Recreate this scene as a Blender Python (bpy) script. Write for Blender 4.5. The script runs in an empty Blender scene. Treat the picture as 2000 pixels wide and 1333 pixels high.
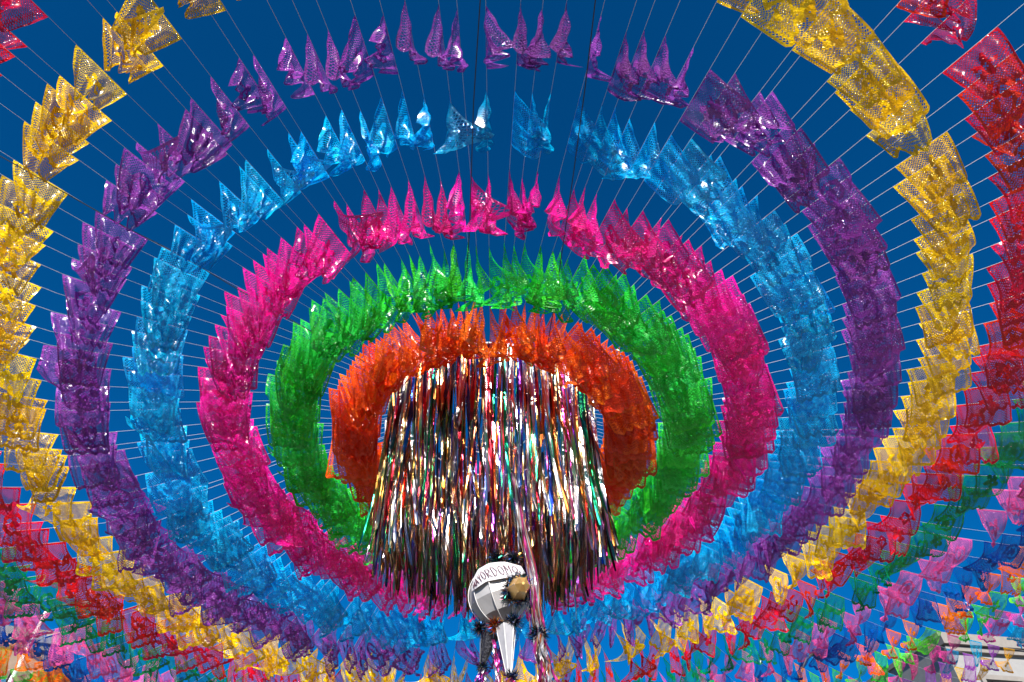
import bpy, math, random
import numpy as np
from mathutils import Vector, Matrix
R = math.radians
random.seed(7)
rng = np.random.default_rng(7)
scene = bpy.context.scene
C = scene.collection

# ------------------------------------------------------------------ camera
EYE = 1.6
PITCH = R(47.0)
FPX = 1300.0                       # focal length in pixels of the 2000 px wide photograph
cam_d = bpy.data.cameras.new('camera')
cam = bpy.data.objects.new('camera', cam_d)
C.objects.link(cam)
cam_d.sensor_width = 36.0
cam_d.lens = FPX / 2000.0 * 36.0
cam_d.clip_start = 0.05
cam_d.clip_end = 3000.0
CAM_M = Matrix.Rotation(R(90) + PITCH, 4, 'X') @ Matrix.Rotation(-0.012, 4, 'Z')
cam.matrix_world = Matrix.Translation((0, 0, EYE)) @ CAM_M
scene.camera = cam
CAM_INV = CAM_M.inverted()

# ------------------------------------------------------------------ light
SUN_EL, SUN_AZ = R(30), R(178)     # azimuth clockwise from +Y: right of and behind the camera
world = bpy.data.worlds.new('World')
scene.world = world
world.use_nodes = True
nt = world.node_tree
bg = nt.nodes['Background']
sky = nt.nodes.new('ShaderNodeTexSky')
sky.sky_type = 'NISHITA'
sky.sun_disc = False
sky.sun_elevation = SUN_EL
sky.sun_rotation = SUN_AZ
sky.altitude = 2200
sky.dust_density = 0.0
sky.ozone_density = 3.0
tint = nt.nodes.new('ShaderNodeMix'); tint.data_type = 'RGBA'; tint.blend_type = 'MULTIPLY'
tint.inputs['Factor'].default_value = 1.0
tint.inputs['B'].default_value = (0.01, 0.72, 1.22, 1)     # polarised, deeply blue sky
nt.links.new(sky.outputs['Color'], tint.inputs['A'])
nt.links.new(tint.outputs['Result'], bg.inputs['Color'])
bg.inputs['Strength'].default_value = 0.05
sun_d = bpy.data.lights.new('sun', 'SUN')
sun_d.energy = 5.0
sun_d.angle = R(0.5)
sun_d.color = (1.0, 0.95, 0.88)
sun = bpy.data.objects.new('sun', sun_d)
C.objects.link(sun)
sdir = Vector((math.sin(SUN_AZ)*math.cos(SUN_EL), math.cos(SUN_AZ)*math.cos(SUN_EL), math.sin(SUN_EL)))
sun.rotation_euler = (-sdir).to_track_quat('-Z', 'Y').to_euler()
sun.location = (0, -10, 30)
vs = scene.view_settings
vs.view_transform = 'Standard'; vs.look = 'None'; vs.gamma = 1.0; vs.exposure = 1.2
vs.use_curve_mapping = False
scene.cycles.max_bounces = 9
scene.cycles.transmission_bounces = 8
scene.cycles.diffuse_bounces = 4
scene.cycles.glossy_bounces = 4

# ------------------------------------------------------------------ helpers
def project(p):
    """photo pixels (2000 x 1333) of a world point; None behind the camera"""
    q = CAM_INV @ (Vector(p) - Vector((0, 0, EYE)))
    if q.z > -0.05:
        return None
    return (1000 + FPX*q.x/-q.z, 666.5 - FPX*q.y/-q.z)

def ray(px, py):
    d = Vector(((px-1000)/FPX, -(py-666.5)/FPX, -1.0))
    return (CAM_M.to_3x3() @ d).normalized()

def at_y(px, py, Y):
    d = ray(px, py)
    return Vector((0, 0, EYE)) + d*(Y/d.y)

def mesh_obj(name, verts, faces, mats, parent=None, smooth=False, midx=None):
    me = bpy.data.meshes.new(name)
    me.from_pydata([tuple(v) for v in verts], [], faces)
    for m in (mats if isinstance(mats, (list, tuple)) else [mats]):
        me.materials.append(m)
    if midx is not None:
        me.polygons.foreach_set('material_index', midx)
    if smooth:
        me.polygons.foreach_set('use_smooth', [True]*len(me.polygons))
    me.update()
    o = bpy.data.objects.new(name, me)
    C.objects.link(o)
    if parent: o.parent = parent
    return o

def empty(name, loc):
    o = bpy.data.objects.new(name, None)
    C.objects.link(o)
    o.location = loc
    o.empty_display_size = 0.1
    return o

def tag(o, label=None, cat=None, group=None, kind=None):
    if label: o['label'] = label
    if cat: o['category'] = cat
    if group: o['group'] = group
    if kind: o['kind'] = kind
    return o

class MB:
    """collects geometry for one mesh"""
    def __init__(s): s.v, s.f, s.m = [], [], []
    def add(s, v, f, m=0):
        n = len(s.v); s.v += [tuple(p) for p in v]
        s.f += [tuple(i+n for i in q) for q in f]; s.m += [m]*len(f)
    def box(s, c, d, rot=0, m=0):
        cx, cy, cz = c; hx, hy, hz = d[0]/2, d[1]/2, d[2]/2
        co, si = math.cos(rot), math.sin(rot)
        v = []
        for z in (-hz, hz):
            for x, y in ((-hx, -hy), (hx, -hy), (hx, hy), (-hx, hy)):
                v.append((cx+x*co-y*si, cy+x*si+y*co, cz+z))
        s.add(v, [(0,3,2,1), (4,5,6,7), (0,1,5,4), (1,2,6,5), (2,3,7,6), (3,0,4,7)], m)
    def tube(s, pts, rad, n=6, m=0, caps=True):
        pts = [Vector(p) for p in pts]
        base = len(s.v); k = len(pts)
        for i, p in enumerate(pts):
            t = (pts[min(i+1, k-1)] - pts[max(i-1, 0)]).normalized()
            a = t.cross(Vector((0.31, 0.2, 1)))
            if a.length < .1: a = t.cross(Vector((1, 0, 0)))
            a.normalize(); b = t.cross(a)
            r_ = rad[i] if isinstance(rad, (list, tuple)) else rad
            for j in range(n):
                an = 2*math.pi*j/n
                s.v.append(tuple(p + (a*math.cos(an)+b*math.sin(an))*r_))
        for i in range(k-1):
            for j in range(n):
                s.f.append((base+i*n+j, base+i*n+(j+1) % n, base+(i+1)*n+(j+1) % n, base+(i+1)*n+j)); s.m.append(m)
        if caps:
            s.f.append(tuple(base+j for j in range(n))[::-1]); s.m.append(m)
            s.f.append(tuple(base+(k-1)*n+j for j in range(n))); s.m.append(m)
    def build(s, name, mats, parent=None, smooth=False):
        return mesh_obj(name, s.v, s.f, mats, parent, smooth, s.m if isinstance(mats, (list, tuple)) and len(mats) > 1 else None)

# ------------------------------------------------------------------ materials
def new_mat(name):
    m = bpy.data.materials.new(name); m.use_nodes = True
    n = m.node_tree; n.nodes.clear()
    return m, n, n.nodes.new('ShaderNodeOutputMaterial')

def film_mat(name, col, trans=0.38, gloss=0.085, rough=0.07):
    """dyed, thin plastic film: diffuse both sides, light through it, crinkled gloss"""
    m, n, out = new_mat(name)
    L = n.links.new
    tc = n.nodes.new('ShaderNodeTexCoord')
    oi = n.nodes.new('ShaderNodeObjectInfo')
    add = n.nodes.new('ShaderNodeVectorMath'); add.operation = 'MULTIPLY_ADD'
    L(oi.outputs['Random'], add.inputs[0]); add.inputs[1].default_value = (13, 7, 29); L(tc.outputs['Object'], add.inputs[2])
    no = n.nodes.new('ShaderNodeTexNoise'); no.inputs['Scale'].default_value = 40; no.inputs['Detail'].default_value = 6
    no.inputs['Roughness'].default_value = 0.7
    L(add.outputs[0], no.inputs['Vector'])
    vo = n.nodes.new('ShaderNodeTexVoronoi'); vo.inputs['Scale'].default_value = 60
    L(add.outputs[0], vo.inputs['Vector'])
    mx = n.nodes.new('ShaderNodeMath'); mx.operation = 'MULTIPLY_ADD'
    L(vo.outputs['Distance'], mx.inputs[0]); mx.inputs[1].default_value = 0.5; L(no.outputs['Fac'], mx.inputs[2])
    bu = n.nodes.new('ShaderNodeBump'); bu.inputs['Strength'].default_value = 1.0; bu.inputs['Distance'].default_value = 0.02
    L(mx.outputs[0], bu.inputs['Height'])
    # per-flag dye variation
    hs = n.nodes.new('ShaderNodeHueSaturation'); hs.inputs['Color'].default_value = (*col, 1)
    mr = n.nodes.new('ShaderNodeMapRange'); mr.inputs['To Min'].default_value = 0.66; mr.inputs['To Max'].default_value = 1.22
    L(oi.outputs['Random'], mr.inputs['Value']); L(mr.outputs[0], hs.inputs['Value'])
    fr = n.nodes.new('ShaderNodeMath'); fr.operation = 'MULTIPLY'; fr.inputs[1].default_value = 37.7
    L(oi.outputs['Random'], fr.inputs[0])
    fc = n.nodes.new('ShaderNodeMath'); fc.operation = 'FRACT'; L(fr.outputs[0], fc.inputs[0])
    mh = n.nodes.new('ShaderNodeMapRange'); mh.inputs['To Min'].default_value = .488; mh.inputs['To Max'].default_value = .512
    L(fc.outputs[0], mh.inputs['Value']); L(mh.outputs[0], hs.inputs['Hue'])
    di = n.nodes.new('ShaderNodeBsdfDiffuse'); tr = n.nodes.new('ShaderNodeBsdfTranslucent')
    for b in (di, tr):
        L(hs.outputs[0], b.inputs['Color']); L(bu.outputs[0], b.inputs['Normal'])
    gm = n.nodes.new('ShaderNodeGamma'); gm.inputs['Gamma'].default_value = 1.2
    L(hs.outputs[0], gm.inputs['Color']); L(gm.outputs[0], tr.inputs['Color'])
    m1 = n.nodes.new('ShaderNodeMixShader'); m1.inputs[0].default_value = trans
    L(di.outputs[0], m1.inputs[1]); L(tr.outputs[0], m1.inputs[2])
    gl = n.nodes.new('ShaderNodeBsdfGlossy'); gl.inputs['Roughness'].default_value = rough
    gl.inputs['Color'].default_value = tuple(.30+.70*c_ for c_ in col) + (1,)   # the dye shows in the film's shine
    # crinkled film: small facets that each catch the sun at their own angle
    v2 = n.nodes.new('ShaderNodeTexVoronoi'); v2.inputs['Scale'].default_value = 75
    L(add.outputs[0], v2.inputs['Vector'])
    sb = n.nodes.new('ShaderNodeVectorMath'); sb.operation = 'SUBTRACT'; sb.inputs[1].default_value = (.5, .5, .5)
    L(v2.outputs['Color'], sb.inputs[0])
    ma = n.nodes.new('ShaderNodeVectorMath'); ma.operation = 'MULTIPLY_ADD'; ma.inputs[1].default_value = (.62, .62, .62)
    L(sb.outputs[0], ma.inputs[0]); L(bu.outputs[0], ma.inputs[2])
    nz = n.nodes.new('ShaderNodeVectorMath'); nz.operation = 'NORMALIZE'
    L(ma.outputs[0], nz.inputs[0]); L(nz.outputs[0], gl.inputs['Normal'])
    m2 = n.nodes.new('ShaderNodeMixShader'); m2.inputs[0].default_value = gloss
    L(m1.outputs[0], m2.inputs[1]); L(gl.outputs[0], m2.inputs[2])
    g2 = n.nodes.new('ShaderNodeBsdfGlossy'); g2.inputs['Roughness'].default_value = .2      # the sheet's own sheen
    g2.inputs['Color'].default_value = (.9, .9, .9, 1)
    m3 = n.nodes.new('ShaderNodeMixShader'); m3.inputs[0].default_value = gloss*.28
    L(m2.outputs[0], m3.inputs[1]); L(g2.outputs[0], m3.inputs[2])
    L(m3.outputs[0], out.inputs['Surface'])
    return m

def pmat(name, col, rough=0.6, metal=0.0, bump=0.0, scale=20.0, var=0.0, stretch=None):
    m, n, out = new_mat(name)
    L = n.links.new
    p = n.nodes.new('ShaderNodeBsdfPrincipled')
    p.inputs['Base Color'].default_value = (*col, 1)
    p.inputs['Roughness'].default_value = rough
    p.inputs['Metallic'].default_value = metal
    if bump or var:
        tc = n.nodes.new('ShaderNodeTexCoord'); mp = n.nodes.new('ShaderNodeMapping')
        L(tc.outputs['Object'], mp.inputs[0])
        if stretch: mp.inputs['Scale'].default_value = stretch
        no = n.nodes.new('ShaderNodeTexNoise'); no.inputs['Scale'].default_value = scale; no.inputs['Detail'].default_value = 5
        L(mp.outputs[0], no.inputs['Vector'])
        if bump:
            bu = n.nodes.new('ShaderNodeBump'); bu.inputs['Strength'].default_value = bump; bu.inputs['Distance'].default_value = 0.01
            L(no.outputs['Fac'], bu.inputs['Height']); L(bu.outputs[0], p.inputs['Normal'])
        if var:
            cr = n.nodes.new('ShaderNodeMapRange'); cr.inputs['To Min'].default_value = 1-var; cr.inputs['To Max'].default_value = 1+var
            hs = n.nodes.new('ShaderNodeHueSaturation'); hs.inputs['Color'].default_value = (*col, 1)
            L(no.outputs['Fac'], cr.inputs['Value']); L(cr.outputs[0], hs.inputs['Value']); L(hs.outputs[0], p.inputs['Base Color'])
    L(p.outputs[0], out.inputs['Surface'])
    return m

RINGS = [  # colour word, dye
    ('orange', (1.0, 0.115, 0.001)), ('green', (0.025, 0.70, 0.05)), ('hot pink', (0.92, 0.008, 0.33)),
    ('cyan', (0.0, 0.48, 0.92)), ('purple', (0.30, 0.055, 0.40)), ('yellow', (1.0, 0.64, 0.0)),
    ('red', (0.74, 0.002, 0.02)), ('dark green', (0.0, 0.27, 0.075)), ('pink', (0.80, 0.10, 0.36)),
    ('blue', (0.0, 0.07, 0.42)), ('orange', (0.98, 0.17, 0.005)), ('lime green', (0.10, 0.72, 0.05)),
    ('pink', (0.80, 0.08, 0.36)), ('cyan', (0.0, 0.34, 0.62)), ('purple', (0.3, 0.06, 0.42)), ('yellow', (0.95, 0.5, 0.0))]
FILM = [film_mat('film_%s_%d' % (w.replace(' ', '_'), i), c) for i, (w, c) in enumerate(RINGS)]
M_string = pmat('white_twine', (0.50, 0.50, 0.52), 0.5, 0, 0.3, 300)
M_cable = pmat('black_cable', (0.02, 0.02, 0.018), 0.45)

# ------------------------------------------------------------------ ground
g = mesh_obj('ground', [(-1200, -1200, 0), (1200, -1200, 0), (1200, 1200, 0), (-1200, 1200, 0)], [(0, 1, 2, 3)],
             pmat('paving_stone', (0.13, 0.12, 0.11), 0.85, 0, 0.4, 1.5, 0.3))
tag(g, kind='structure')

# ------------------------------------------------------------------ the canopy of flag garlands
HUB = Vector((-0.241, 5.835, 4.883 + EYE))
SA, SB, ST = -0.092, 0.013, -0.089
R0, STEP, FW, FH = 1.255, 0.65, 0.51, 0.50
HOOP_R = 1.15
RMAX = 13.5
WIND = Vector((0.22, 0.93, 0))

def string_z(r, ph):
    low = .60*min(1, max(0, (r-2.3)/2))*max(0, math.cos(ph-R(158)))**1.5     # the left-hand strings are tied lower
    return SA*r + SB*r*r + ST*r*math.sin(ph) - low

def canopy(r, ph):
    return HUB + Vector((r*math.cos(ph), r*math.sin(ph), string_z(r, ph)))

NU, NV = 26, 24
def motif(kind, u, v):
    """solid motif (True) in the middle of the lattice; u, v in 0..1"""
    x, y = (u-.5)*2, (v-.5)*2
    r_, a = math.hypot(x, y*.95), math.atan2(y, x)
    if kind == 0: return r_ < .34+.16*math.cos(5*a) and r_ > .1                        # blossom
    if kind == 1: return abs(y+.05-.5*abs(x)+.9*x*x) < .14 or (abs(x) < .1 and abs(y) < .42)   # dove
    if kind == 2: return (r_ < .5 and r_ > .36) or r_ < .17 or (abs(math.sin(4*a)) > .93 and r_ < .5)   # wheel
    if kind == 3: return abs(x)*1.1+abs(y) < .42 and not (abs(x)+abs(y) < .14)         # diamond
    if kind == 4: return (abs(x-.3*math.sin(5*y)) < .12 and abs(y) < .6) or (math.hypot(x+.35, y-.2) < .16) or (math.hypot(x-.35, y+.25) < .18)  # vine
    return r_ < .28+.2*abs(math.sin(2.5*a+.6))                                          # star

def flag_mesh(name, wx, wy, seed, kind):
    """one lace-cut flag. local x runs outward along the string, z up, y across.
    (wx, wy) is the wind in that frame: along the string it gathers the film, across it lifts it"""
    rr = random.Random(seed)
    al = wy*R(42) + rr.gauss(0, R(9))
    sh = wx*0.38 + rr.gauss(0, .11)
    near = max(0.0, -wx-.45)/.5          # garlands over the viewer: luffing, gathered flags
    al *= 1-.55*min(1, near)
    comp = 0.08 + .12*wx*wx + .40*min(1, near) + rr.uniform(-.06, .22)
    if wx > 0: comp *= 1-.6*wx
    comp = max(.02, min(.75, comp))
    up = -1 if wx > 0 else 1
    k1, p1 = rr.uniform(1.1, 2.4), rr.uniform(0, 6.28)
    k2, p2 = rr.uniform(2.8, 4.6), rr.uniform(0, 6.28)
    a1 = (0.018 + 0.055*comp)*rr.uniform(.8, 1.4)
    a2 = 0.018 + 0.05*comp*rr.random()
    curl = [rr.uniform(-.1, .9) if rr.random() < .3 else 0 for _ in range(2)]
    cs = [rr.choice((-1, 1)) for _ in range(2)]
    fh = FH*rr.uniform(.9, 1.04)*(1-.12*min(1, near))
    if wx > 0: a1 *= 1-.65*wx; a2 *= 1-.4*wx; curl = [c_ if rr.random() < 1-.8*wx else 0 for c_ in curl]
    lobes = rr.choice((3, 4, 4, 5))
    tw = rr.gauss(0, .25)
    def P(u, v):
        vm = 0.93 + 0.07*abs(math.sin(math.pi*lobes*u)) ** .7
        v2 = v*(vm if v > .6 else 1-(1-vm)*v/.6)
        x = (u-.5)*FW
        fold = comp*v2**1.25
        px = x*(1-fold*.75) + up*0*x
        # windward lower corner travels further than the leeward one
        lead = 1 + .55*(-(u-.5)*2)*(1 if wx > 0 else -1)*abs(wx)
        px += sh*fh*v2**1.2*lead*.8
        ang = al*(.55+.6*v2) + tw*(u-.5)*2*v2
        drop = fh*v2*math.cos(ang) * (1-.12*abs(sh)*v2)
        py = fh*v2*math.sin(ang)
        env = v2**.8
        rip = a1*env*math.sin(2*math.pi*k1*u+p1+1.5*v2) + a2*env*math.sin(2*math.pi*k2*u+p2-2.6*v2)
        rip += .006*math.sin(2*math.pi*(3.1*u+2.2*v2)+p2)*min(1, v2*4)
        px += 0.25*a1*env*math.cos(2*math.pi*k1*u+p1)
        py += rip*math.cos(ang); drop -= rip*math.sin(ang)*.5
        drop += .25*rip
        for q in range(2):          # curled corner
            if curl[q] > 0:
                d = (u if q else 1-u)*.55 + v2*.75
                e = max(0.0, d-.72)
                drop -= e*e*1.5*curl[q]*fh
                py += e*e*2.6*curl[q]*cs[q]*fh
        return (px, py, -drop)
    V = []; F = []
    idx = {}
    def vid(i, j):
        if (i, j) not in idx:
            idx[(i, j)] = len(V); V.append(P(i/(2*NU), j/(2*NV)))
        return idx[(i, j)]
    GU, GV = 36, 34
    def gv(i, j):
        if (i, j) not in idx:
            idx[(i, j)] = len(V); V.append(P(i/GU, j/GV))
        return idx[(i, j)]
    hole = rr.uniform(.70, .80)
    for i in range(GU+1):
        for j in range(GV+1):
            if (i+j) % 2 == 0: continue
            nb = [(i, j-1), (i+1, j), (i, j+1), (i-1, j)]
            ok = [0 <= a_ <= GU and 0 <= b_ <= GV for a_, b_ in nb]
            if not all(ok):
                # half cell on the rim
                ring = [gv(*nb[q]) for q in range(4) if ok[q]]
                if len(ring) == 3: F.append(tuple(ring))
                elif len(ring) == 2: F.append((gv(i, j), ring[0], ring[1]))
                continue
            c = [gv(*q) for q in nb]
            u, v = i/GU, j/GV
            border = i < 2 or i > GU-2 or j < 2 or j > GV-3
            solid = border or motif(kind, u, v)
            if solid and not (abs(v-.92) < .02 and i % 4 == 1) and not (kind % 2 and border is False and (i*7+j*3) % 11 == 0):
                F.append(tuple(c)); continue
            h = hole if not (i in (4, 5, GU-4, GU-5)) else .5
            d = []
            for a_, b_ in nb:
                V.append(P((i+(a_-i)*h)/GU, (j+(b_-j)*h)/GV)); d.append(len(V)-1)
            for q in range(4):
                F.append((c[q], c[(q+1) % 4], d[(q+1) % 4], d[q]))
    me = bpy.data.meshes.new(name)
    me.from_pydata(V, [], F)
    me.materials.append(FILM[0])
    me.polygons.foreach_set('use_smooth', [True]*len(F))
    me.update()
    return me

SECT, VARS = 16, 7
flag_meshes = {}
for s in range(SECT):
    ph = 2*math.pi*(s+.5)/SECT
    er = Vector((math.cos(ph), math.sin(ph), 0)); et = Vector((-math.sin(ph), math.cos(ph), 0))
    for k in range(VARS):
        flag_meshes[s, k] = flag_mesh('flag', WIND.dot(er), WIND.dot(et), s*100+k, (s+k) % 6)

def in_frame(p, mx=230, my=200):
    q = project(p)
    return q is not None and -mx < q[0] < 2000+mx and -my < q[1] < 1333+my

NSTR = 140
angs = []
for i in range(NSTR):
    angs.append(2*math.pi*(i+.5)/NSTR + random.gauss(0, .0085))
used_labels = {}
def edge_label(ph):
    """where the string of a garland leaves the picture, read off the projected string"""
    prev = None
    for k in range(400):
        r_ = 1.3 + k*.03
        q = project(canopy(r_, ph))
        if q is None: break
        x, y = q
        if x < 0 or x > 2000 or y < 0 or y > 1333:
            if y < 0 and 0 <= x <= 2000 or (y < 0 and prev and prev[1] < 60): return 'top', max(0, min(100, x/20)), 'across'
            if x < 0: return 'left', y/13.33, 'down'
            if x > 2000: return 'right', y/13.33, 'down'
            return 'bottom', x/20, 'across'
        prev = q
    return 'bottom', (prev or (1000, 0))[0]/20, 'across'

n_flags = 0
ONES = 'zero one two three four five six seven eight nine ten eleven twelve thirteen fourteen fifteen sixteen seventeen eighteen nineteen'.split()
TENS = 'x x twenty thirty forty fifty sixty seventy eighty ninety'.split()
def num_words(n):
    if n < 20: return ONES[n]
    if n >= 100: return 'one hundred'
    return TENS[n//10] + ('-' + ONES[n % 10] if n % 10 else '')
ORD = 'first second third fourth fifth sixth seventh eighth ninth tenth eleventh twelfth thirteenth fourteenth fifteenth sixteenth'.split()
for gi, ph in enumerate(angs):
    er = Vector((math.cos(ph), math.sin(ph), 0))
    base = canopy(HOOP_R, ph)
    root = empty('flag_garland', base)
    edge, pc, word = edge_label(ph)
    t = num_words(int(pc))
    f_ = pc - int(pc)
    for extra in (('', ' and a half', ' and a quarter', ' and three quarters') if f_ < .5 else (' and a half', '', ' and three quarters', ' and a quarter')):
        if (edge, t+extra) not in used_labels: break
    t += extra
    used_labels[edge, t] = 1
    tag(root, 'flag garland whose string meets the %s edge %s percent %s' % (edge, t, word),
        'flag garland', 'flag garlands fanning out from the tinsel hoop')
    # the string, slightly sagging between the flags
    pts = []
    r_ = HOOP_R
    dz = random.gauss(0, .012)
    while r_ <= RMAX:
        p = canopy(r_, ph) - base
        p.z += dz*(r_-HOOP_R)*.5 + (.1 if r_ < HOOP_R+.01 else 0)
        pts.append(p); r_ += .4
    mb = MB(); mb.tube(pts, 0.0019, 4)
    mb.build('string', M_string, root)
    sct = int((ph % (2*math.pi))/(2*math.pi)*SECT) % SECT
    jr = random.gauss(0, .015)
    for k in range(len(RINGS)):
        rc = R0 + k*STEP + FW/2 + jr + random.gauss(0, .02) - .025*min(k, 7)*max(0, math.cos(ph)) + (.03, .03, .06, .11, .05, .20, .20)[min(k, 6)]*max(0, -math.sin(ph)) - (.04 if k == 4 else .15 if k > 4 else 0)*max(0, -math.cos(ph))
        if k >= 5 and 1.42*math.pi < ph < 1.93*math.pi and random.random() < .16: continue
        if rc > RMAX-.3: break
        if k > 0 and random.random() < .012: continue
        c0 = canopy(rc, ph)
        if not in_frame(c0): continue
        c1 = canopy(rc+.1, ph)
        slope = math.atan2(c1.z-c0.z, .1)
        s2 = (sct + random.choice((-1, 0, 0, 0, 1))) % SECT
        me = flag_meshes[s2, random.randrange(VARS)]
        o = bpy.data.objects.new('plastic_flag', me)
        C.objects.link(o)
        o.parent = root
        p = c0 - base; p.z += dz*(rc-HOOP_R)*.5
        o.location = p
        o.rotation_euler = (random.gauss(0, .05), -slope, ph)
        o.rotation_euler.rotate_axis('X', random.gauss(0, .07))
        sc_ = random.uniform(.95, 1.04)
        nr = .13*max(0, -math.sin(ph))*(k > 1)
        o.scale = ((.97 if k < 3 else .90) - nr*.5, 1-nr, sc_*((1 if k < 4 else .92) - nr))
        o.material_slots[0].link = 'OBJECT'
        o.material_slots[0].material = FILM[k]
        o['label'] = '%s lace-cut flag, %s from the hoop' % (RINGS[k][0], ORD[k])
        n_flags += 1
print('flags', n_flags)

# support cables among the strings
def cable(pts_px, label):
    pts = []
    for (x, y) in pts_px:
        # where the line of sight meets the canopy's height
        d = ray(x, y); t = (HUB.z-.15-EYE)/d.z
        pts.append(Vector((0, 0, EYE)) + d*t)
    mb = MB(); mb.tube(pts, .004, 6)
    o = mb.build('support_cable', M_cable)
    tag(o, label, 'cable', 'dark cables holding the hoop')
cable([(938, -60), (938, 0), (925, 200), (917, 450), (905, 640), (899, 700)], 'thin black cable crossing the gap at top centre, left of the straight purple flag')
cable([(1172, -60), (1163, 0), (1143, 170), (1120, 340), (1082, 600), (1065, 700)], 'dark olive cable dropping between the purple flags right of top centre')
cable([(-120, 243), (0, 305), (250, 447), (340, 492), (510, 592), (700, 700), (790, 752)], 'dark cable running from the left edge through the purple and cyan flags')

# ------------------------------------------------------------------ the hoop with its foil fringe
fringe = empty('foil_fringe_hoop', HUB)
tag(fringe, 'round white hoop hung with long metallic foil streamers at the centre of the garlands', 'hanging decoration')
M_pipe = pmat('white_pipe', (0.8, 0.8, 0.8), 0.4)
HZ = Vector((0, 0, .10))
ring_pts = [canopy(HOOP_R, 2*math.pi*i/64) - HUB + HZ for i in range(65)]
mb = MB(); mb.tube(ring_pts, .012, 8, caps=False); mb.build('hoop', M_pipe, fringe, True)
for ir in (.45, .8):
    mb = MB(); mb.tube([canopy(ir, 2*math.pi*i/40) - HUB for i in range(41)], .005, 5, caps=False); mb.build('inner_hoop', M_pipe, fringe, True)
for a in (20, 80, 140):
    mb = MB()
    mb.tube([canopy(HOOP_R, R(a))-HUB, Vector((0, 0, .05)), canopy(HOOP_R, R(a+180))-HUB], .004, 5)
    mb.build('spoke_wire', M_cable, fringe)
FOIL = [('silver', (0.86, 0.84, 0.83), 14), ('gold', (0.92, 0.66, 0.28), 9), ('copper', (0.85, 0.26, 0.06), 5), ('red', (0.55, 0.03, 0.05), 3),
        ('green', (0.02, 0.42, 0.22), 2.4), ('violet', (0.30, 0.07, 0.50), 1.4), ('magenta', (0.70, 0.05, 0.30), 1), ('dark', (0.10, 0.09, 0.10), 4),
        ('bronze', (0.45, 0.22, 0.12), 4), ('blue', (0.05, 0.12, 0.5), 1)]
MF = [pmat('foil_'+n, tuple(.76*q for q in c), 0.21, 1.0, 0.2, 7, 0, (1, 1, .3)) for n, c, w in FOIL]
def ribbon(seed, length, wid, drift=.0):
    rr = random.Random(seed)
    n = 22
    V = []; F = []
    tw = rr.uniform(-1.4, 1.4); a0 = rr.uniform(-.9, .9)
    p1, p2 = rr.uniform(0, 6), rr.uniform(0, 6)
    lx, ly = rr.gauss(.02, .07)+drift, rr.gauss(.02, .05)
    kink = rr.random() < .25; kz = rr.uniform(.3, .9)
    ka = rr.uniform(-1.6, 1.6)
    for i in range(n+1):
        t = i/n
        a = a0 + tw*t + .35*math.sin(9*t+p1) + (ka if kink and t > kz else 0)
        x = lx*t*t + .018*math.sin(5*t+p1)*t; y = ly*t*t + .02*math.sin(6*t+p2)*t
        w = wid/2*(1 if i < n else .7)
        dx, dy = math.cos(a)*w, math.sin(a)*w
        z = -length*t
        V += [(x-dx, y-dy, z), (x+dx*.1-dy*.12, y+dy*.1+dx*.12, z), (x+dx, y+dy, z)]
        if i:
            b = 3*i
            F += [(b-3, b-2, b+1, b), (b-2, b-1, b+2, b+1)]
    return V, F
rib = []
for k in range(40):
    ln = 1.50
    V, F = ribbon(900+k, ln, random.uniform(.016, .042))
    me = bpy.data.meshes.new('streamer'); me.from_pydata(V, [], F); me.materials.append(MF[0]); me.update()
    rib.append((me, V, F))
weights = [w for n, c, w in FOIL]
streams = []
NS = 860
for i in range(NS):
    ph = 2*math.pi*(i+random.random())/NS + .28*math.sin(2*math.pi*i/NS+math.pi/2)   # more of them on the far side
    inside = random.random() < .14
    rr_ = random.choice((.45, .8)) + random.gauss(0, .02) if inside else HOOP_R + random.gauss(0, .012)
    mi = random.choices(range(len(FOIL)), weights)[0]
    ln = (1.70 - .16*math.sin(ph) if not inside else 1.45) + random.gauss(0, .09) if random.random() > .14 else random.uniform(.9, 1.5)
    streams.append((ph, rr_, mi, random.randrange(40), ln/1.5))
# the 300 nearest to the camera are single parts
order = sorted(streams, key=lambda s: math.sin(s[0])*s[1]/HOOP_R + random.random()*.25)
for n_, (ph, rr_, mi, k, ls) in enumerate(order[:300]):
    me = rib[k][0]
    o = bpy.data.objects.new('streamer', me); C.objects.link(o); o.parent = fringe
    o.location = canopy(rr_, ph) - HUB + HZ
    o.rotation_euler = (random.gauss(0, .02)-.05*math.sin(ph)*rr_, random.gauss(0, .02)+.05*math.cos(ph)*rr_, 0)
    o.scale = (1, 1, ls)
    o.material_slots[0].link = 'OBJECT'; o.material_slots[0].material = MF[mi]
    o['label'] = FOIL[mi][0] + ' foil streamer'
mb = MB()
for ph, rr_, mi, k, ls in order[300:]:
    c = canopy(rr_, ph) - HUB + HZ
    mb.add([(v[0]+c.x+.05*math.cos(ph)*rr_*v[2], v[1]+c.y+.05*math.sin(ph)*rr_*v[2], v[2]*ls+c.z) for v in rib[k][1]], rib[k][2], mi)
o = mb.build('streamers_behind', MF, fringe); o['kind'] = 'stuff'

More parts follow.
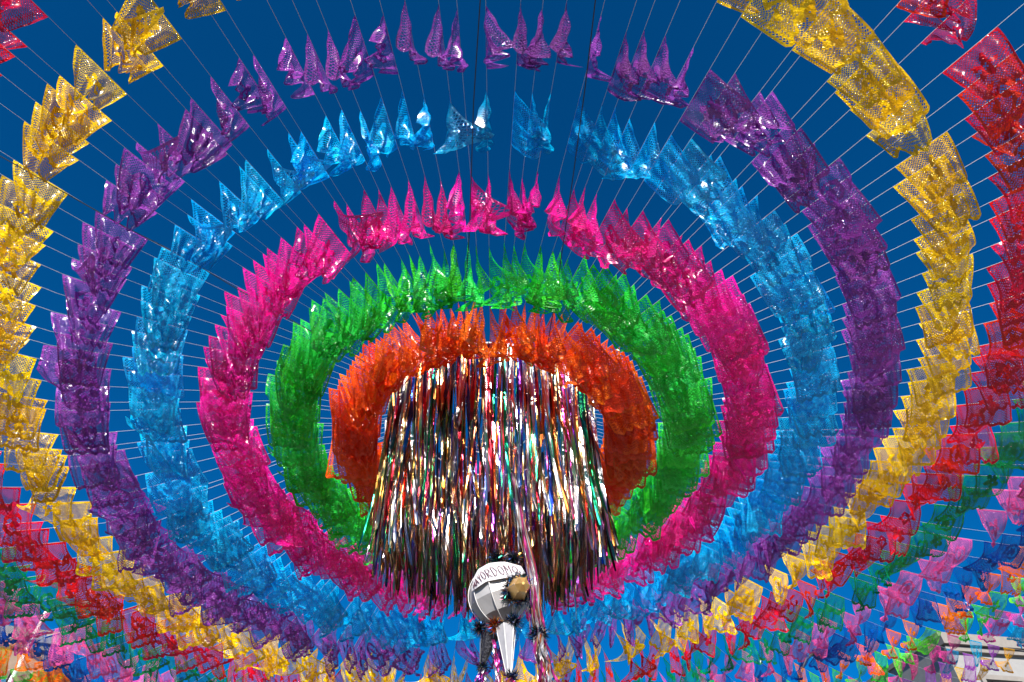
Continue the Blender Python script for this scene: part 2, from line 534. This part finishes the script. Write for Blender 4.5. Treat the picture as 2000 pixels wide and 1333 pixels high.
# ------------------------------------------------------------------ star lantern hanging in the middle
LS = 0.83
LC = at_y(975, 1163, 5.75*LS)
LR = 0.275*LS
star = empty('star_lantern', LC)
tag(star, 'round grey paper star lantern with tinsel tufts hanging under the foil fringe', 'lantern')
M_paper = pmat('lantern_paper', (0.30, 0.29, 0.29), 0.35, 0, .3, 11, .25)
M_rib = pmat('lantern_wire', (0.55, 0.53, 0.52), 0.4)
M_clear = pmat('clear_white_film', (0.25, 0.245, 0.26), 0.22, 0, .35, 16, .25)
M_banner = pmat('banner_paper', (0.44, 0.42, 0.44), 0.8, 0, .1, 20)
M_gold = pmat('gold_foil', (1.0, 0.62, 0.2), 0.36, .85, .4, 14)
M_ink = pmat('dark_red_ink', (0.07, 0.005, 0.02), 0.6)
M_mesh = film_mat('dark_net', (0.03, 0.03, 0.05), .5, .1, .3)
# lantern axis leans: tilt seen in the photo
LQ = Matrix.Rotation(R(-16), 4, 'Y') @ Matrix.Rotation(R(10), 4, 'X')
NG = 10
def sph(th, ph, r=LR):
    return LQ @ Vector((r*math.sin(th)*math.cos(ph), r*math.sin(th)*math.sin(ph), r*math.cos(th)))
bands = [R(a) for a in (6, 38, 66, 96, 128, 174)]
for gk in range(NG):
    p0, p1 = 2*math.pi*gk/NG, 2*math.pi*(gk+1)/NG
    V = []; F = []
    for i, th in enumerate(bands):
        for j in range(4):
            q = j/3
            bulge = -.012*math.sin(math.pi*q)*math.sin(th)
            V.append(sph(th, p0+(p1-p0)*q, LR+bulge))
        if i:
            for j in range(3):
                F.append(((i-1)*4+j, i*4+j, i*4+j+1, (i-1)*4+j+1))
    mesh_obj('panel', V, F, M_paper, star)
    mb = MB(); mb.tube([sph(R(a), p0, LR+.002) for a in range(5, 176, 10)], .0035, 5); mb.build('rib', M_rib, star, True)
# banner round the crown with the lettering
def sph_c(px, py, r):
    """point of a sphere of radius r about the lantern centre seen at a photo pixel"""
    d = ray(px, py); o_ = Vector((0, 0, EYE)) - LC
    b = o_.dot(d); c = o_.dot(o_) - r*r
    disc = b*b - c
    if disc < 0: disc = 0
    return o_ + d*(-b-math.sqrt(disc))
NBU, NBV = 24, 6
top_line = [(921, 1150), (925, 1129), (934, 1112), (955, 1100), (985, 1097), (1018, 1106)]
bot_line = [(921, 1156), (935, 1146), (950, 1136), (975, 1131), (1000, 1127), (1026, 1120)]
def lerp_line(L, t):
    t = t*(len(L)-1); i = min(int(t), len(L)-2); f = t-i
    return (L[i][0]*(1-f)+L[i+1][0]*f, L[i][1]*(1-f)+L[i+1][1]*f)
def banner_pt(t, s, r):
    a = lerp_line(top_line, t); b = lerp_line(bot_line, t)
    return sph_c(a[0]*(1-s)+b[0]*s, a[1]*(1-s)+b[1]*s, r)
V = [banner_pt(i/NBU, j/NBV, LR+.012) for j in range(NBV+1) for i in range(NBU+1)]
F = [(j*(NBU+1)+i, j*(NBU+1)+i+1, (j+1)*(NBU+1)+i+1, (j+1)*(NBU+1)+i) for j in range(NBV) for i in range(NBU)]
banner = mesh_obj('banner', V, F, M_banner, star, True)
banner['label'] = 'white paper banner reading MAYORDOMO'
LET = {'M': [[(0,0),(0,1),(.5,.4),(1,1),(1,0)]], 'A': [[(0,0),(.5,1),(1,0)], [(.22,.4),(.78,.4)]], 'Y': [[(0,1),(.5,.5),(1,1)], [(.5,.5),(.5,0)]],
       'O': [[(.5,1),(.1,.8),(0,.5),(.1,.2),(.5,0),(.9,.2),(1,.5),(.9,.8),(.5,1)]], 'R': [[(0,0),(0,1),(.8,.9),(.85,.6),(0,.5),(.9,0)]],
       'D': [[(0,0),(0,1),(.6,.9),(1,.5),(.6,.1),(0,0)]]}
mb = MB()
word = 'MAYORDOMO'
for n_, ch in enumerate(word):
    for st in LET[ch]:
        pts = []
        for a, b in zip(st[:-1], st[1:]):
            for q in range(4):
                f = q/3
                x = a[0]*(1-f)+b[0]*f; y = a[1]*(1-f)+b[1]*f
                t = .08 + (n_ + .12 + x*.68)*.86/len(word)
                s_ = .78 - y*.55
                pts.append(banner_pt(t, s_, LR+.019))
        mb.tube(pts, .0024, 4, caps=False)
mb.build('lettering', M_ink, banner)

# tinsel tufts
TC = [(0.02, 0.04, 0.14), (0.01, 0.10, 0.07), (0.05, 0.01, 0.02), (0.02, 0.02, 0.02), (0.6, 0.6, 0.62), (0.75, 0.30, 0.04), (0.5, 0.03, 0.02), (0.05, 0.2, 0.5)]
MT = [pmat('tinsel_%d' % i, c, 0.3, 0.9) for i, c in enumerate(TC)]
def tuft(center, rad, weights, n=260, seed=0, name='tinsel_tuft', ring=None, parent=star):
    rr = random.Random(seed); mb = MB(); rad = rad*LS*1.35; n = int(n*1.3)
    for _ in range(n):
        d = Vector((rr.gauss(0, 1), rr.gauss(0, 1), rr.gauss(0, 1))).normalized()
        o_ = Vector((0, 0, 0))
        if ring:
            a = rr.uniform(0, 6.283); o_ = (ring[0]*math.cos(a)+ring[1]*math.sin(a))*ring[2]*LS
        a_ = d.cross(Vector((rr.random(), rr.random(), rr.random()))).normalized()*rr.uniform(.0015, .0035)
        L_ = rad*rr.uniform(.55, 1.1)
        m = rr.choices(range(len(TC)), weights)[0]
        c = Vector(center)+o_
        mid = c + d*L_*.55 + Vector((rr.gauss(0, .1), rr.gauss(0, .1), rr.gauss(0, .1)))*rad
        mb.add([c-a_, c+a_, mid+a_, mid-a_, c+d*L_], [(0, 1, 2, 3), (3, 2, 4)], m)
    return mb.build(name, MT, parent)
dark = [4, 3, 3, 5, .8, .3, .4, 1]
def lc(px, py, Y): return at_y(px, py, Y*LS) - LC
tuft(lc(972, 1092, 5.62), .085, dark, 300, 1)
tuft(lc(1004, 1090, 5.70), .07, dark, 220, 2)
# cones (points of the star)
def cone(name, a, b, ra, rb, mat, n=6, seams=True, lab=None):
    ra *= LS; rb *= LS
    a, b = Vector(a), Vector(b); t = (b-a).normalized()
    u = t.cross(Vector((0, 0, 1)))
    if u.length < .1: u = t.cross(Vector((1, 0, 0)))
    u.normalize(); w = t.cross(u)
    V = [a+(u*math.cos(2*math.pi*j/n)+w*math.sin(2*math.pi*j/n))*ra for j in range(n)] + [b+(u*math.cos(2*math.pi*j/n)+w*math.sin(2*math.pi*j/n))*rb for j in range(n)]
    F = [(j, (j+1) % n, n+(j+1) % n, n+j) for j in range(n)] + [tuple(range(n, 2*n))]
    o = mesh_obj(name, V, F, mat, star)
    if lab: o['label'] = lab
    if seams:
        for j in range(n):
            mb = MB(); mb.tube([V[j], V[n+j]], .003, 5); mb.build('rib', M_rib, o)
    return u, w
u1, w1 = cone('cone', lc(988, 1228, 5.62), lc(994, 1318, 5.55), .088, .022, M_clear, 6, True, 'translucent white cone pointing down')
tuft(lc(968, 1222, 5.60), .07, [1, 1, 1, 2, .4, 5, 5, .3], 260, 3)
tuft(lc(938, 1226, 5.66), .065, dark, 220, 4)
tuft(lc(1003, 1214, 5.58), .07, [4, 2, 1, 4, 2.5, .3, .3, 2], 260, 5)
tuft(lc(999, 1322, 5.53), .055, [5, 2, 1, 3, 1.2, .2, .2, 4], 240, 6)
u2, w2 = cone('cone', lc(957, 1240, 5.70), lc(942, 1300, 5.72), .075, .02, M_mesh, 6, False, 'dark net cone at lower left')
mb = MB()
for q in range(14):
    a = q/14*6.283
    c1, c2 = lc(957, 1240, 5.70), lc(942, 1300, 5.72)
    d = Vector((math.cos(a), math.sin(a)*.5, .3*math.sin(a)))
    mb.tube([c1+d*.085*LS, c2+d*.02*LS], .002, 4)
mb.build('cone_wire', M_cable, star)
tuft(lc(942, 1304, 5.70), .05, dark, 200, 7)
# gold cone that points at the camera, with its tinsel collar
gc = lc(1012, 1152, 5.50); tip = lc(1020, 1142, 5.25)
u3, w3 = cone('gold_cone', gc, tip, .10, .064, M_gold, 6, False, 'gold foil cone pointing at the viewer')
cone('gold_tip', tip, tip+(tip-gc)*.25, .064, .012, M_gold, 6, False)
for q in range(6):
    mb = MB(); a = q/6*6.283
    mb.tube([gc+(u3*math.cos(a)+w3*math.sin(a))*.102*LS, tip+(u3*math.cos(a)+w3*math.sin(a))*.066*LS], .0025, 4); mb.build('rib', M_rib if q % 3 == 0 else M_gold, star)
tuft(gc, .062, [4, 3, 2, 3, 2.5, .8, .3, 2], 620, 8, ring=(u3, w3, .10), name='tinsel_collar')
# tinsel tails
MTAIL = [pmat('tinsel_foil_'+n, tuple(.62*q for q in c), 0.28, 0.85, 0.3, 30) for n, c, w in FOIL]
def tail(name, pts, wid, n, seed, parent, cols):
    rr = random.Random(seed); mb = MB()
    pts = [Vector(p) for p in pts]
    for _ in range(n):
        k = len(pts); off = Vector((rr.gauss(0, 1), rr.gauss(0, 1), 0))*wid*.4
        ph0 = rr.uniform(0, 6); V = []; F = []
        m_ = 18; w = rr.uniform(.004, .010)
        for i in range(m_+1):
            t = i/m_*(k-1); j = min(int(t), k-2); f = t-j
            c = pts[j]*(1-f)+pts[j+1]*f
            s = i/m_
            c = c + off*(.5+.8*s) + Vector((math.sin(14*s+ph0), math.cos(11*s+ph0), 0))*wid*.18
            a = ph0+9*s
            d = Vector((math.cos(a), math.sin(a), rr.gauss(0, .3)))*w
            V += [c-d, c+d]
            if i: b = 2*i; F.append((b-2, b-1, b+1, b))
        mb.add(V, F, rr.choices(range(len(MF)), cols)[0])
    return mb.build(name, MTAIL, parent)
pinkish = [10, .6, 2.2, .6, 0, 2, 5, .4, 1, 0]
tail('tinsel_tail', [lc(996, 1326, 5.52), lc(1000, 1360, 5.50), lc(1003, 1430, 5.48)], .05, 26, 11, star, pinkish)
tail('tinsel_tail', [lc(941, 1306, 5.70), lc(938, 1340, 5.70), lc(934, 1430, 5.70)], .05, 26, 12, star, [2, .5, 1, 2, 0, 3, 5, 4, 1, 0])
tail('tinsel_tail', [lc(960, 1240, 5.66), lc(972, 1290, 5.64), lc(975, 1360, 5.62)], .025, 8, 13, star, [1, 0, 0, 1, 0, 3, 6, 4, 1, 0])
# hanging rope
mb = MB(); mb.tube([HUB+Vector((0, 0, .05)), at_y(1012, 900, 5.4), at_y(1013, 1100, 5.72*LS)], .005, 6)
tag(mb.build('hanging_rope', M_string), 'thin white rope holding the star lantern', 'rope')
# pink and silver tinsel rope in front
tr = empty('tinsel_rope', at_y(1005, 930, 5.6*.86))
tag(tr, 'long pink and silver tinsel rope hanging beside the lantern with a dark tuft', 'tinsel rope')
b0 = tr.location.copy()
path = [at_y(x, y, Y*.86)-b0 for x, y, Y in ((1003, 925, 5.6), (1016, 1010, 5.5), (1030, 1070, 5.4), (1043, 1140, 5.3), (1048, 1200, 5.2), (1052, 1240, 5.1), (1062, 1290, 5.0), (1072, 1345, 4.9), (1080, 1440, 4.8))]
tail('tinsel_strand', path[:6], .04, 60, 21, tr, [8, .6, 2.2, .4, 0, 1.5, 4.5, .6, 1, 0])
tail('tinsel_strand', path[5:], .07, 80, 22, tr, [9, .6, 2.2, .4, 0, 1, 3.5, .6, 1, 0])
tuft(path[5], .075, [5, 4, 1, 4, 1, .2, .2, 2], 320, 23, parent=tr)

# ------------------------------------------------------------------ street at the picture's lower corners
M_stucco = pmat('white_stucco', (0.20, 0.197, 0.193), 0.9, 0, .3, 8, .12)
M_stone = pmat('grey_stone_trim', (0.17, 0.155, 0.14), 0.9, 0, .4, 10, .2)
M_glass = pmat('dark_window_glass', (0.02, 0.025, 0.03), 0.08)
M_brown = pmat('brown_plaster', (0.17, 0.12, 0.085), 0.9, 0, .3, 9, .2)
M_wood = pmat('dark_wood', (0.07, 0.045, 0.03), 0.7, 0, .3, 30, .2, (1, 1, .1))
M_iron = pmat('black_iron', (0.02, 0.02, 0.02), .5)
M_pole = pmat('pale_grey_paint', (0.62, 0.62, 0.60), .45)

def facade(name, x0, y0, x1, y1, h, wall_m, label, cols, rows, seed, roof_h=.35):
    """a building whose front runs from (x0,y0) to (x1,y1); local frame at x0,y0"""
    root = empty(name, (x0, y0, 0)); tag(root, label, 'building')
    L = math.hypot(x1-x0, y1-y0); root.rotation_euler = (0, 0, math.atan2(y1-y0, x1-x0))
    dep = 8.0
    # wall built as piers and spandrels so the windows are real openings
    mb = MB()
    cw = L/cols; rh = (h-.4)/rows; ww, wh = cw*.42, rh*.55
    for r_ in range(rows):
        z0 = r_*rh; zs = z0+rh*.25
        mb.box((L/2, .15, z0+rh*.125), (L, .3, rh*.25))
        mb.box((L/2, .15, (zs+wh+z0+rh)/2), (L, .3, z0+rh-zs-wh))
        for c in range(cols+1):
            a = (c-1)*cw+cw/2+ww/2 if c else 0
            b = c*cw+cw/2-ww/2 if c < cols else L
            mb.box(((a+b)/2, .15, zs+wh/2), (b-a, .3, wh))
    mb.box((L/2, .15, h-.2), (L, .3, .4))
    mb.box((.15, dep/2+.15, h/2), (.3, dep-.3, h)); mb.box((L-.15, dep/2+.15, h/2), (.3, dep-.3, h))
    mb.build('wall', wall_m, root)
    mb = MB(); mb.box((L/2, dep/2, h+.05), (L+.1, dep+.1, .1)); mb.build('roof', M_stone, root)
    mb = MB(); mb.box((L/2, -.08, h-.12), (L+.2, .2, .18)); mb.box((L/2, -.04, h-.28), (L+.1, .12, .1)); mb.build('cornice', M_stone, root)
    for r_ in range(rows):
        zs = r_*rh+rh*.25
        for c in range(cols):
            xc = c*cw+cw/2
            mb = MB()
            for s in (-1, 1):
                mb.box((xc+s*(ww/2+.05), -.02, zs+wh/2), (.1, .08, wh+.2))
            mb.box((xc, -.02, zs+wh+.06), (ww+.002, .08, .1)); mb.box((xc, .2, zs+wh/2), (.05, .05, wh)); 
            fr = mb.build('window', M_wood if seed % 2 else M_stone, root)
            mb = MB(); mb.box((xc, .24, zs+wh/2), (ww, .02, wh)); mb.build('pane', M_glass, fr)
            mb = MB(); mb.box((xc, -.06, zs-.05), (ww+.3, .18, .08)); mb.build('sill', M_stone, fr)
            mb = MB()
            for k in range(6):
                mb.box((xc-ww/2+ww*(k+.5)/6, .04, zs+wh/2), (.02, .02, wh))
            mb.box((xc, .04, zs+wh*.35), (ww, .025, .03)); mb.box((xc, .04, zs+wh*.7), (ww, .025, .03))
            mb.build('window_grille', M_iron, fr)
    return root
pr = at_y(1970, 1243, 15.5)
facade('townhouse', pr.x-1.6, 15.5, pr.x+9, 17.5, pr.z, M_stucco, 'white stuccoed house behind the flags in the lower right corner', 5, 3, 0)
pl = at_y(10, 1235, 14.5)
facade('townhouse', pl.x-9, 11.0, pl.x+1.0, 14.8, pl.z, M_brown, 'brown plastered house behind the flags in the lower left corner', 5, 3, 1)
# street lamp pole, lower left
top = at_y(92, 1192, 12.2)
pole = empty('street_lamp', (top.x, top.y, 0)); tag(pole, 'pale grey lamp pole rising between the flags at lower left', 'street lamp')
mb = MB(); mb.tube([(0, 0, .3), (0, 0, top.z*.6), (0, 0, top.z)], [.05, .04, .032], 12); mb.build('pole', M_pole, pole, True)
mb = MB(); mb.tube([(0, 0, 0), (0, 0, .3)], [.13, .11], 12); mb.build('base', M_iron, pole, True)
mb = MB(); mb.tube([(0, 0, top.z-.05), (.15, 0, top.z+.08), (.45, 0, top.z+.12)], .025, 8); mb.build('arm', M_iron, pole, True)
mb = MB(); mb.tube([(.40, 0, top.z+.12), (.55, 0, top.z+.12), (.75, 0, top.z+.10), (.80, 0, top.z+.09)], [.04, .08, .07, .03], 10); mb.build('lamp_head', M_iron, pole, True)
# lamp arm, lower right
l2 = at_y(1597, 1272, 13.0)
lp = empty('street_lamp', (l2.x-.55, l2.y, 0)); tag(lp, 'dark curved lamp arm poking through the flags at lower right', 'street lamp')
mb = MB(); mb.tube([(0, 0, .3), (0, 0, l2.z-.65)], [.06, .045], 10); mb.build('pole', M_iron, lp, True)
mb = MB(); mb.tube([(0, 0, l2.z-.65), (.05, 0, l2.z-.45), (.28, 0, l2.z-.15), (.5, 0, l2.z)], .03, 8); mb.build('arm', M_iron, lp, True)
mb = MB(); mb.tube([(.48, 0, l2.z+.03), (.5, 0, l2.z-.02), (.56, 0, l2.z-.12), (.57, 0, l2.z-.15)], [.04, .09, .1, .04], 10); mb.build('lamp_head', M_iron, lp, True)
mb = MB(); mb.tube([(0, 0, 0), (0, 0, .3)], [.12, .1], 12); mb.build('base', M_iron, lp, True)
